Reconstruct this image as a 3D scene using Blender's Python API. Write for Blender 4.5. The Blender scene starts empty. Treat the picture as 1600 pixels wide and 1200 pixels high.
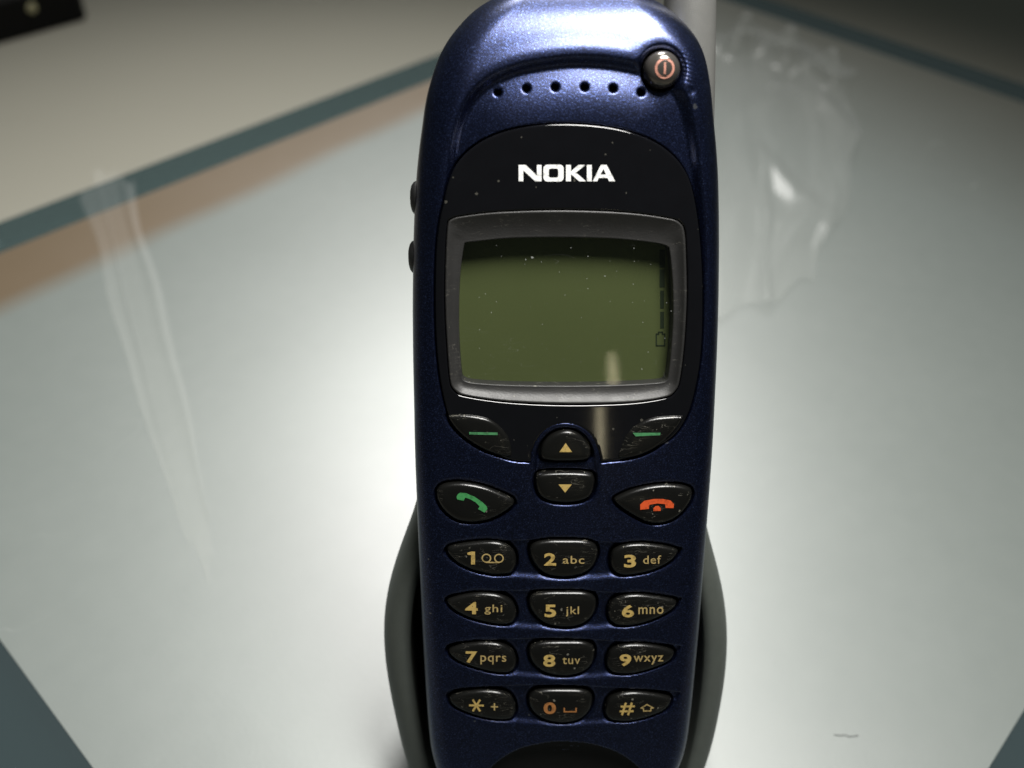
import bpy, bmesh, math, random
import numpy as np
from mathutils import Matrix, Vector
from mathutils.geometry import tessellate_polygon

random.seed(4)
rng = np.random.default_rng(4)
scene = bpy.context.scene
C = scene.collection
MM = 0.001

# ------------------------------------------------------------------ frames
# Camera solved from the two pairs of parallel glass edges (photo 1600 x 1200, focal 1481 px).
FOC = 1481.0
_v1 = np.array([2694 - 800, -684 - 600, FOC]); _v1 = _v1 / np.linalg.norm(_v1)   # along the long glass edge
_v2 = np.array([-1340 - 800, -849 - 600, FOC]); _v2 = _v2 / np.linalg.norm(_v2)  # along the short glass edge
UP = np.cross(_v1, _v2); UP /= np.linalg.norm(UP)
if UP[1] > 0: UP = -UP
FW = np.array([0, 0, 1.0]) - UP[2] * UP; FW /= np.linalg.norm(FW)
RT = np.cross(FW, UP)
if RT[0] < 0: RT = -RT
CAM_H = 180.0
SHIFT = np.array([10.0, 110.0, 0.0])

def to_world(q):
    """camera frame (mm) -> world (m), glass top at z = 0"""
    q = np.asarray(q, float)
    return (np.array([q @ RT, q @ FW, q @ UP + CAM_H]) - SHIFT) * MM
def dir_world(d):
    return np.array([d @ RT, d @ FW, d @ UP])
def ground(px, py, z=0.0):
    """photo pixel -> world point (m) on the horizontal plane at height z (mm)"""
    r = np.array([px - 800, py - 600, FOC])
    return to_world(r * (-(CAM_H - z) / (r @ UP)))
A_AX = dir_world(_v1); B_AX = dir_world(_v2)

REC, YAW, ROLL = [math.radians(a) for a in (28, 3, 1)]
_R = RT * math.cos(YAW) + FW * math.sin(YAW); _F = -RT * math.sin(YAW) + FW * math.cos(YAW)
_U = UP * math.cos(REC) + _F * math.sin(REC); PN = UP * math.sin(REC) - _F * math.cos(REC)
PR = _R * math.cos(ROLL) + _U * math.sin(ROLL); PU = -_R * math.sin(ROLL) + _U * math.cos(ROLL)
PO = np.array([85, 0, FOC]) * 147.0 / FOC
def P(px, py, z=0.0):
    """measured pixel -> phone millimetres (across, along) on the plane z of the phone's own frame"""
    r = np.array([px - 800, py - 600, FOC]); o = PO + PN * z
    q = r * ((o @ PN) / (r @ PN)) - o
    return np.array([q @ PR, q @ PU])
VBOT, VTOP = -75.5, 59.5

# ------------------------------------------------------------------ camera
cam_d = bpy.data.cameras.new('camera'); cam = bpy.data.objects.new('camera', cam_d); C.objects.link(cam)
cx, cy, cz = dir_world(np.array([1., 0, 0])), dir_world(np.array([0, -1., 0])), dir_world(np.array([0, 0, -1.]))
cl = to_world(np.zeros(3))
cam.matrix_world = Matrix(((cx[0], cy[0], cz[0], cl[0]), (cx[1], cy[1], cz[1], cl[1]), (cx[2], cy[2], cz[2], cl[2]), (0, 0, 0, 1)))
cam_d.sensor_width = 36; cam_d.lens = 36 * FOC / 1600
cam_d.clip_start = 0.005; cam_d.clip_end = 50
cam_d.dof.use_dof = True; cam_d.dof.focus_distance = 0.150; cam_d.dof.aperture_fstop = 13
scene.camera = cam

# ------------------------------------------------------------------ world, lamps, exposure
w = bpy.data.worlds.new('World'); scene.world = w; w.use_nodes = True
bg = w.node_tree.nodes['Background']; bg.inputs[0].default_value = (0.80, 0.92, 0.88, 1); bg.inputs[1].default_value = 0.06
def lamp(name, loc, target, size, watts, col, sy=None, spread=180):
    d = bpy.data.lights.new(name, 'AREA'); d.energy = watts; d.color = col
    d.shape = 'ELLIPSE'; d.size = size; d.size_y = sy or size; d.spread = math.radians(spread)
    o = bpy.data.objects.new(name, d); C.objects.link(o); o.location = loc
    o.rotation_euler = (Vector(target) - Vector(loc)).to_track_quat('-Z', 'Y').to_euler(); return o
lamp('lamp_behind', (-0.015, 0.575, 0.69), (-0.10, 0.02, 0), 0.28, 1.45, (1.0, 0.985, 0.95), spread=70)
lamp('lamp_overhead', (0.050, 0.010, 0.36), (-0.02, 0.01, 0.0), 0.12, 0.72, (1.0, 0.98, 0.94), spread=110)
lamp('lamp_front', (0.105, -0.485, 0.164), (0.005, 0.0, 0.078), 0.0050, 0.0075, (1.0, 0.88, 0.58), 0.062)
scene.view_settings.view_transform = 'Standard'; scene.view_settings.look = 'None'
scene.view_settings.exposure = 0; scene.view_settings.gamma = 1; scene.view_settings.use_curve_mapping = False
scene.cycles.use_denoising = True
scene.cycles.max_bounces = 8; scene.cycles.transparent_max_bounces = 16

# ------------------------------------------------------------------ materials
class Mat:
    def __init__(s, name):
        s.m = bpy.data.materials.new(name); s.m.use_nodes = True; s.t = s.m.node_tree; s.n = s.t.nodes
        s.b = s.n['Principled BSDF']; s.out = s.n['Material Output']
    def set(s, **k):
        for a, v in k.items():
            s.b.inputs[a.replace('_', ' ')].default_value = (*v, 1) if isinstance(v, tuple) else v
        return s
    def node(s, t, **k):
        n = s.n.new(t)
        for a, v in k.items():
            if a in n.inputs.keys(): n.inputs[a].default_value = v
            else: setattr(n, a, v)
        return n
    def link(s, a, b): s.t.links.new(a, b)
    def coord(s):
        return s.node('ShaderNodeTexCoord').outputs['Object']
    def noise(s, scale, detail=2, rough=.5, vec=None):
        n = s.node('ShaderNodeTexNoise', Scale=scale, Detail=detail, Roughness=rough)
        s.link(vec or s.coord(), n.inputs['Vector']); return n.outputs['Fac']
    def ramp(s, fac, stops):
        r = s.node('ShaderNodeValToRGB'); e = r.color_ramp.elements
        while len(e) < len(stops): e.new(0.5)
        for el, (p, c) in zip(e, stops):
            el.position = p; el.color = (*c, 1) if len(c) == 3 else c
        s.link(fac, r.inputs[0]); return r.outputs[0]
    def math(s, op, a, b=None, clamp=False):
        n = s.node('ShaderNodeMath', operation=op, use_clamp=clamp)
        for i, x in enumerate((a, b)):
            if x is None: continue
            if isinstance(x, (int, float)): n.inputs[i].default_value = x
            else: s.link(x, n.inputs[i])
        return n.outputs[0]
    def mix(s, fac, a, b):
        n = s.node('ShaderNodeMix', data_type='RGBA')
        for i, x in ((0, fac), (6, a), (7, b)):
            if isinstance(x, (int, float)): n.inputs[i].default_value = x
            elif isinstance(x, tuple): n.inputs[i].default_value = (*x, 1)
            else: s.link(x, n.inputs[i])
        return n.outputs[2]
    def bump(s, h, dist, strength=1.0):
        n = s.node('ShaderNodeBump', Distance=dist, Strength=strength)
        s.link(h, n.inputs['Height']); s.link(n.outputs[0], s.b.inputs['Normal']); return n
    def specks(s, scale, keep, size):
        """scattered dust specks, 1 on a speck"""
        co = s.coord(); wob = s.node('ShaderNodeTexNoise', Scale=scale * 1.7, Detail=2); s.link(co, wob.inputs['Vector'])
        add = s.node('ShaderNodeVectorMath', operation='MULTIPLY_ADD'); s.link(wob.outputs['Color'], add.inputs[0])
        add.inputs[1].default_value = (.5 / scale,) * 3; s.link(co, add.inputs[2])
        v = s.node('ShaderNodeTexVoronoi', Scale=scale); s.link(add.outputs[0], v.inputs['Vector'])
        sep = s.node('ShaderNodeSeparateColor'); s.link(v.outputs['Color'], sep.inputs[0])
        rad = s.math('MULTIPLY', s.math('SUBTRACT', sep.outputs[0], keep, True), size / (1 - keep))
        return s.math('GREATER_THAN', rad, v.outputs['Distance'])
    def scratches(s, scale, stretch, rot, width):
        mp = s.node('ShaderNodeMapping'); s.link(s.coord(), mp.inputs[0])
        mp.inputs['Rotation'].default_value = (0, 0, rot); mp.inputs['Scale'].default_value = (1, stretch, 1)
        n = s.noise(scale, 1, .5, mp.outputs[0])
        line = s.math('LESS_THAN', s.math('ABSOLUTE', s.math('SUBTRACT', n, 0.5)), width)
        gate = s.math('GREATER_THAN', s.noise(scale * .8, 2, .6), 0.57)
        return s.math('MULTIPLY', line, gate)
M = {}
def mat_paint():
    m = Mat('blue_metallic_paint'); m.set(Metallic=.95, Roughness=.42)
    fl = m.noise(5200, 2, .6)
    col = m.ramp(fl, [(0.34, (.003, .006, .026)), (.50, (.0075, .0135, .052)), (.62, (.022, .038, .125)), (.74, (.10, .14, .30))])
    sp = m.specks(420, .93, .16)
    m.link(m.mix(m.math('MULTIPLY', sp, .5), col, (.35, .36, .38)), m.b.inputs['Base Color'])
    m.link(m.ramp(m.noise(90, 4), [(.35, (.315,) * 3), (.7, (.365,) * 3)]), m.b.inputs['Roughness'])
    m.bump(m.noise(2600, 2, .6), 0.00005, .9)
    m.set(Coat_Weight=.45, Coat_Roughness=.30, Coat_IOR=1.6); return m.m
def mat_worn(name, col, rough, dust=.35, keep=.86, scr=.006, bumpd=0.00002, spec=.5):
    m = Mat(name); m.set(Roughness=rough, Specular_IOR_Level=spec)
    base = m.mix(m.noise(260, 3), tuple(c * .8 for c in col), tuple(c * 1.2 for c in col))
    d = m.specks(900, keep, .22); s = m.math('MAXIMUM', m.scratches(330, 5, .5, scr), m.scratches(290, 6, 2.1, scr * .7))
    f = m.math('MULTIPLY', m.math('MAXIMUM', d, m.math('MULTIPLY', s, .55)), dust)
    m.link(m.mix(f, base, (.42, .40, .33)), m.b.inputs['Base Color'])
    m.link(m.ramp(m.noise(420, 3), [(.3, (rough * .93,) * 3), (.75, (min(1, rough * 1.10),) * 3)]), m.b.inputs['Roughness'])
    if bumpd: m.bump(m.noise(3200, 2), bumpd, .7)
    return m.m
def mat_plain(name, col, rough, spec=.5, metal=0, bumps=None):
    m = Mat(name); m.set(Roughness=rough, Specular_IOR_Level=spec, Metallic=metal)
    m.link(m.mix(m.noise(500, 3), tuple(c * .88 for c in col), tuple(min(1, c * 1.1) for c in col)), m.b.inputs['Base Color'])
    if bumps: m.bump(m.noise(bumps[0], 2), bumps[1], .7)
    return m.m
def mat_print(name, col):
    m = Mat(name); m.set(Roughness=.45)
    m.link(m.mix(m.ramp(m.noise(1500, 3, .7), [(.36, (0, 0, 0)), (.5, (1, 1, 1))]), tuple(c * .62 for c in col), col), m.b.inputs['Base Color']); return m.m
def mat_clear(name, tint, gloss_rough, ior=1.5, dust=False, haze=0.0, hazecol=(.6, .62, .6)):
    """thin clear sheet: light passes through tinted, the surface mirrors by Fresnel"""
    m = Mat(name); m.n.remove(m.b)
    tr = m.node('ShaderNodeBsdfTransparent'); tr.inputs[0].default_value = (*tint, 1)
    gl = m.node('ShaderNodeBsdfGlossy'); gl.inputs['Roughness'].default_value = gloss_rough
    lw = m.node('ShaderNodeLayerWeight', Blend=.5); f0 = ((ior - 1) / (ior + 1)) ** 2; mx = m.node('ShaderNodeMixShader')
    fr = m.math('ADD', m.math('MULTIPLY', m.math('POWER', lw.outputs['Facing'], 5.0), 1 - f0), f0)   # thin-sheet Fresnel, same from both sides
    m.link(fr, mx.inputs[0]); m.link(tr.outputs[0], mx.inputs[1]); m.link(gl.outputs[0], mx.inputs[2])
    last = mx.outputs[0]
    if haze or dust:
        df = m.node('ShaderNodeBsdfDiffuse'); df.inputs[0].default_value = (*hazecol, 1)
        m2 = m.node('ShaderNodeMixShader'); m.link(last, m2.inputs[1]); m.link(df.outputs[0], m2.inputs[2])
        if dust:
            d = m.math('MAXIMUM', m.math('MAXIMUM', m.specks(1150, .62, .13), m.specks(420, .86, .085)), m.math('MULTIPLY', m.scratches(120, 7, .25, .0016), .3))
            m.link(m.math('ADD', m.math('MULTIPLY', d, .30), haze), m2.inputs[0])
        else: m2.inputs[0].default_value = haze
        last = m2.outputs[0]
    m.link(last, m.out.inputs['Surface']); return m.m
M['paint'] = mat_paint()
M['lens'] = mat_worn('gloss_black_plastic', (.0035, .0035, .0045), .06, dust=.14, keep=.80, scr=-1.0, bumpd=0)
M['key'] = mat_worn('black_key_rubber', (.0055, .0055, .005), .24, dust=.34, keep=.80, scr=.006, spec=.32)
M['bezel'] = mat_worn('grey_bezel_plastic', (.020, .0195, .019), .48, dust=.25, keep=.9, bumpd=.00004)
M['shell'] = mat_plain('dark_grey_shell', (.025, .025, .026), .42, bumps=(1800, .00004))
M['black'] = mat_plain('matte_black', (.004, .004, .004), .7, .2)
M['rubber'] = mat_plain('black_rubber', (.010, .010, .010), .45)
M['gold'] = mat_print('gold_print', (.49, .345, .11)); M['goldfine'] = mat_print('pale_gold_print', (.42, .31, .125))
M['goldworn'] = mat_print('worn_orange_print', (.36, .15, .045)); M['green'] = mat_print('green_print', (.05, .26, .08))
M['dimgreen'] = mat_print('dim_green_print', (.06, .22, .09)); M['red'] = mat_print('orange_red_print', (.62, .085, .02))
M['white'] = mat_print('white_print', (.92, .92, .90)); M['pink'] = mat_print('salmon_print', (.50, .23, .17))
M['antenna'] = mat_plain('grey_antenna_plastic', (.20, .20, .19), .34, metal=.35, bumps=(5200, .00005))
M['cradle'] = mat_plain('grey_green_cradle_plastic', (.075, .084, .075), .46, bumps=(2200, .00003))
M['power'] = mat_plain('dark_power_button', (.13, .12, .11), .20, metal=.7)
M['lcd_ink'] = mat_plain('lcd_segment', (.016, .024, .012), .6, .2)
M['window'] = mat_clear('clear_window', (.96, .97, .95), .035, dust=True)
def mat_lcd():
    m = Mat('green_lcd'); m.set(Roughness=.55, Specular_IOR_Level=.25)
    m.link(m.mix(m.noise(60, 3), (.056, .070, .024), (.068, .082, .030)), m.b.inputs['Base Color']); return m.m
M['lcd'] = mat_lcd()

# ------------------------------------------------------------------ mesh helpers
def mesh_obj(name, verts, faces, mat, parent=None, scale=MM, smooth=True, loc=(0, 0, 0)):
    me = bpy.data.meshes.new(name); v = np.asarray(verts, float) * scale
    me.from_pydata(v.tolist(), [], [tuple(int(i) for i in f) for f in faces]) if not isinstance(faces, np.ndarray) else quad_mesh(me, v, faces)
    me.materials.append(mat)
    if smooth: me.polygons.foreach_set('use_smooth', [True] * len(me.polygons))
    me.update()
    o = bpy.data.objects.new(name, me); C.objects.link(o); o.location = loc
    if parent: o.parent = parent
    return o
def quad_mesh(me, v, f):
    me.vertices.add(len(v)); me.vertices.foreach_set('co', v.astype(np.float32).ravel())
    me.loops.add(f.size); me.loops.foreach_set('vertex_index', f.astype(np.int32).ravel())
    me.polygons.add(len(f)); me.polygons.foreach_set('loop_start', np.arange(0, f.size, f.shape[1], dtype=np.int32))
    me.polygons.foreach_set('loop_total', np.full(len(f), f.shape[1], dtype=np.int32)); me.update(calc_edges=True)
def grid_faces(nr, nc, wrap=False, flip=False):
    r = np.arange(nr - 1)[:, None]; c = np.arange(nc if wrap else nc - 1)[None, :]; c2 = (c + 1) % nc
    f = np.stack([r * nc + c, r * nc + c2, (r + 1) * nc + c2, (r + 1) * nc + c], -1).reshape(-1, 4)
    return f[:, ::-1].copy() if flip else f
def tag(o, label, cat=None, kind=None, group=None):
    o['label'] = label
    if cat: o['category'] = cat
    if kind: o['kind'] = kind
    if group: o['group'] = group
    return o
def thing(name, label, cat, mw):
    o = bpy.data.objects.new(name, None); C.objects.link(o); o.empty_display_size = .01; o.matrix_world = mw
    return tag(o, label, cat)
def smooth_loop(pts, n=96):
    """closed centripetal-ish Catmull-Rom, resampled evenly"""
    p = np.asarray(pts, float); k = len(p); out = []
    for i in range(k):
        a, b, c, d = p[(i - 1) % k], p[i], p[(i + 1) % k], p[(i + 2) % k]
        for t in np.linspace(0, 1, 12, endpoint=False):
            out.append(.5 * (2 * b + (c - a) * t + (2 * a - 5 * b + 4 * c - d) * t * t + (3 * b - a - 3 * c + d) * t ** 3))
    return resample(np.array(out), n)
def resample(q, n, closed=True):
    if closed: q = np.vstack([q, q[:1]])
    s = np.r_[0, np.cumsum(np.linalg.norm(np.diff(q, axis=0), axis=1))]
    t = np.linspace(0, s[-1], n, endpoint=not closed)
    return np.stack([np.interp(t, s, q[:, i]) for i in range(q.shape[1])], 1)
def ccw(p):
    x, y = p[:, 0], p[:, 1]
    return p if np.sum(x * np.roll(y, -1) - y * np.roll(x, -1)) > 0 else p[::-1]
def sdf(poly, u, v, pad=3.0):
    """signed distance to polygon, negative inside; +pad away from its box"""
    out = np.full(u.shape, pad); lo, hi = poly.min(0) - pad, poly.max(0) + pad
    m = (u > lo[0]) & (u < hi[0]) & (v > lo[1]) & (v < hi[1])
    if not m.any(): return out
    x, y = u[m], v[m]; d2 = np.full(x.shape, 1e9); ins = np.zeros(x.shape, bool); n = len(poly)
    for i in range(n):
        ax, ay = poly[i]; bx, by = poly[(i + 1) % n]; ex, ey = bx - ax, by - ay
        t = np.clip(((x - ax) * ex + (y - ay) * ey) / (ex * ex + ey * ey + 1e-12), 0, 1)
        d2 = np.minimum(d2, (x - ax - t * ex) ** 2 + (y - ay - t * ey) ** 2)
        if ay != by:
            c = ((ay > y) != (by > y)) & (x < ex * (y - ay) / (by - ay) + ax); ins ^= c
    out[m] = np.minimum(np.where(ins, -np.sqrt(d2), np.sqrt(d2)), pad); return out
def sstep(a, b, x):
    t = np.clip((x - a) / (b - a), 0, 1); return t * t * (3 - 2 * t)

# ------------------------------------------------------------------ the setting: pale floor
def mat_floor():
    m = Mat('beige_floor'); m.set(Roughness=.6)
    m.link(m.mix(m.noise(6, 4), (.30, .29, .24), (.34, .325, .27)), m.b.inputs['Base Color']); return m.m
ZF = -0.040
fl = mesh_obj('floor', [(-2, -1.5, ZF), (2, -1.5, ZF), (2, 3, ZF), (-2, 3, ZF)], [(0, 1, 2, 3)], mat_floor(), scale=1)
tag(fl, 'beige surface beneath the glass plate', kind='structure')

# ------------------------------------------------------------------ glass plate with frosted centre
HS = CAM_H / 168.0
A0, A1, B0, B1 = [HS * q for q in (-12.0, 420.4, -29.0, 287.6)]            # outer rectangle along the two edge directions (mm from the camera foot)
FA0, FA1, FB0, FB1 = [HS * q for q in (7.7, 402.0, -10.7, 270.5)]          # frosted field
gc = (np.array([(A0 + A1) / 2, (B0 + B1) / 2]))
gang = math.atan2(A_AX[1], A_AX[0])
foot0 = np.array([0, 0, 0]) - SHIFT * MM
gpos = foot0 + (A_AX * gc[0] + B_AX * gc[1]) * MM
GT = 8.0
plate = thing('glass_plate', 'rectangular glass plate with white frosted centre and clear blue green border', 'glass plate',
              Matrix.Translation((gpos[0], gpos[1], -GT * MM)) @ Matrix.Rotation(gang, 4, 'Z'))
def slab(name, x0, x1, y0, y1, z0, z1, bev, mat, parent, rc=3.0):
    def rr(inset):
        pts = []
        for cxx, cyy, a0 in ((x1 - rc, y1 - rc, 0), (x0 + rc, y1 - rc, 90), (x0 + rc, y0 + rc, 180), (x1 - rc, y0 + rc, 270)):
            for a in np.linspace(a0, a0 + 90, 7):
                pts.append((cxx + (rc - inset) * math.cos(math.radians(a)), cyy + (rc - inset) * math.sin(math.radians(a))))
        return pts
    rings = [(bev, z0), (0, z0 + bev), (0, z1 - bev), (bev, z1)] if bev else [(0, z0), (0, z1)]
    vs = [(x, y, z) for ins, z in rings for x, y in rr(ins)]; n = 28
    fs = [tuple(f) for f in grid_faces(len(rings), n, True)] + [tuple(range(n - 1, -1, -1)), tuple(range((len(rings) - 1) * n, len(rings) * n))]
    return mesh_obj(name, vs, fs, mat, parent, smooth=False)
hx, hy = (A1 - A0) / 2, (B1 - B0) / 2
M['glass'] = mat_clear('clear_green_glass', (.27, .35, .35), .02, haze=.16, hazecol=(.17, .235, .25))
tag(slab('clear_glass', -hx, hx, -hy, hy, 0, GT, .8, M['glass'], plate), 'clear blue green glass showing along the border')
def mat_frost(wx, wy):
    m = Mat('frosted_white_glass')
    co = m.coord(); sx = m.node('ShaderNodeSeparateXYZ'); m.link(co, sx.inputs[0])
    n1 = m.noise(9, 3); n2 = m.noise(160, 4)
    base = m.mix(n2, (.128, .147, .137), (.144, .163, .152))
    # tan strip along the far long edge, partly a reflection put into the colour
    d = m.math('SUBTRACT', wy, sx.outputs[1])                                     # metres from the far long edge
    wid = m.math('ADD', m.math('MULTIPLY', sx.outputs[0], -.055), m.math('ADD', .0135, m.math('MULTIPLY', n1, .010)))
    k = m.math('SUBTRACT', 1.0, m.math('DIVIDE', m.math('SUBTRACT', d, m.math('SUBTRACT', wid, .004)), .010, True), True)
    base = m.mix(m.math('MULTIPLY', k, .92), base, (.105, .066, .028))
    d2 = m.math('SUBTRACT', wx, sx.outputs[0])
    k2 = m.math('SUBTRACT', 1.0, m.math('DIVIDE', d2, .11, True), True)  # dimmer light towards the far short edge, put into the colour
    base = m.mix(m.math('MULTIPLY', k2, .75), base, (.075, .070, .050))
    base = m.mix(m.math('MULTIPLY', m.specks(75, .80, .028), .55), base, (.06, .06, .055))
    base = m.mix(m.math('MULTIPLY', m.scratches(14, 5, 1.1, .0005), .14), base, (.45, .47, .45))
    m.link(base, m.b.inputs['Base Color'])
    m.bump(m.noise(900, 3, .6), 0.00002, .5)
    m.set(Specular_IOR_Level=1.0, IOR=1.6)
    m.link(m.ramp(m.noise(22, 6, .65), [(.3, (.40,) * 3), (.7, (.43,) * 3)]), m.b.inputs['Roughness'])
    return m.m
fc = np.array([(FA0 + FA1) / 2, (FB0 + FB1) / 2]) - gc; fx, fy = (FA1 - FA0) / 2, (FB1 - FB0) / 2
# plate axes: x along the long edge; B axis may be +y or -y of that frame
sgn = 1.0 if (A_AX[0] * B_AX[1] - A_AX[1] * B_AX[0]) > 0 else -1.0
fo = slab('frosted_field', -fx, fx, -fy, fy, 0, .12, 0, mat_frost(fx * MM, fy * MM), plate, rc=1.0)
fo.location = (fc[0] * MM, sgn * fc[1] * MM, (GT + .02) * MM); tag(fo, 'white frosted field with a tan strip, partly painted reflection, along its far side')
for qx in (-1, 1):
    for qy in (-1, 1):
        ang = np.linspace(0, 2 * math.pi, 20, endpoint=False); hz = (ZF / MM + GT)
        vs = [(9 * math.cos(a) * r, 9 * math.sin(a) * r, z) for r, z in ((1, hz), (1, -1), (.9, 0)) for a in ang]
        o = mesh_obj('foot', vs, [tuple(f) for f in grid_faces(3, 20, True)] + [tuple(range(19, -1, -1)), tuple(range(40, 60))], M['rubber'], plate)
        o.location = (qx * (hx - 70) * MM, qy * (hy - 70) * MM, 0)

# ------------------------------------------------------------------ the phone
wo = to_world(PO + PU * VBOT); ax = [dir_world(PR), dir_world(PU), dir_world(PN)]
PM = Matrix(((ax[0][0], ax[1][0], ax[2][0], wo[0]), (ax[0][1], ax[1][1], ax[2][1], wo[1]), (ax[0][2], ax[1][2], ax[2][2], wo[2]), (0, 0, 0, 1)))
phone = thing('mobile_phone', 'dark blue mobile phone with green display standing in its cradle', 'mobile phone', PM)
PLOC = (0, -VBOT * MM, 0)                                # children keep v measured from the display centre
def part(name, verts, faces, mat, parent=None, label=None, smooth=True):
    o = mesh_obj(name, verts, faces, mat, parent or phone, smooth=smooth, loc=PLOC if (parent is None or parent is phone) else (0, 0, 0))
    if label: o['label'] = label
    return o

# outline: half widths about a centre line, from edge pixels (left, right)
_edge = [(0, 745, 1036), (18, 727, 1060), (35, 715, 1076), (60, 701, 1090), (85, 690, 1100), (118, 679, 1108), (150, 668, 1116), (190, 661, 1122), (230, 656, 1126), (280, 651, 1129), (340, 648, 1130),
         (400, 647, 1130), (480, 648, 1129), (560, 649, 1125), (640, 651, 1120), (720, 652, 1115), (800, 655, 1109), (900, 659, 1101), (1000, 663, 1093), (1100, 668, 1083), (1200, 674, 1070)]
_L = np.array([P(x, y) for y, x, _ in _edge]); _Rr = np.array([P(x, y) for y, _, x in _edge])
_vv = np.linspace(-60, 54.5, 60)
_l = np.interp(_vv, _L[::-1, 1], _L[::-1, 0]); _r = np.interp(_vv, _Rr[::-1, 1], _Rr[::-1, 0])
_half = (_r - _l) / 2; _mid = np.polyfit(_vv[:52], ((_r + _l) / 2)[:52], 1)
def cen(v): return np.polyval(_mid, v) + .7 * sstep(40, 54, v)
# extend to the rounded ends
_tv = np.array([55.8, 57.2, 58.2, 59.0, VTOP]); _th = _half[-1] - np.array([1.0, 2.8, 4.8, 7.0, 8.8])
_bv = np.array([VBOT, -75.2, -74.5, -73.0, -70.0, -66.0]); _bh = _half[0] - np.array([7.5, 5.5, 3.6, 2.2, 1.1, .35])
_V = np.r_[_bv, _vv, _tv]; _H = np.r_[_bh, _half, _th]
_k = np.ones(5) / 5
_dv = np.linspace(VBOT, VTOP, 2600); _dh = np.interp(_dv, _V, _H)
for _ in range(3):                                      # ease the measured outline into one smooth curve
    _dh = np.convolve(np.pad(_dh, 30, mode='reflect', reflect_type='odd'), np.ones(61) / 61, 'valid')
def W(v): return np.interp(v, _dv, _dh) * (1.022 + .05 * sstep(38, 52, v))
def base(u, v):
    """the plain front surface before pockets: crowned, rolled sides, domed top, turned-under end"""
    wv = W(v); e = np.clip(wv - np.abs(u - cen(v)), 0, None)
    r = 3.4 + 2.6 * sstep(-10, 30, v); t = np.clip(1 - e / r, 0, 1)
    z = -.55 * ((u - cen(v)) / 23.0) ** 2 - r * .85 * (1 - np.sqrt(np.clip(1 - t * t, 0, 1)))
    tt = np.clip((v - 38.0) / (VTOP - 38.0), 0, 1); z = z - 11.5 * (1 - np.sqrt(1 - .97 * tt ** 2.3))
    tb = np.clip((-70 - v) / (-70 - VBOT), 0, 1); z = z - 4.0 * (1 - np.sqrt(1 - .97 * tb ** 2))
    return z
Z0 = .55                                                # so the keypad plane is about z = 0 near the middle
def zfun(u, v): return base(u, v) + Z0 * .3

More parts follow.
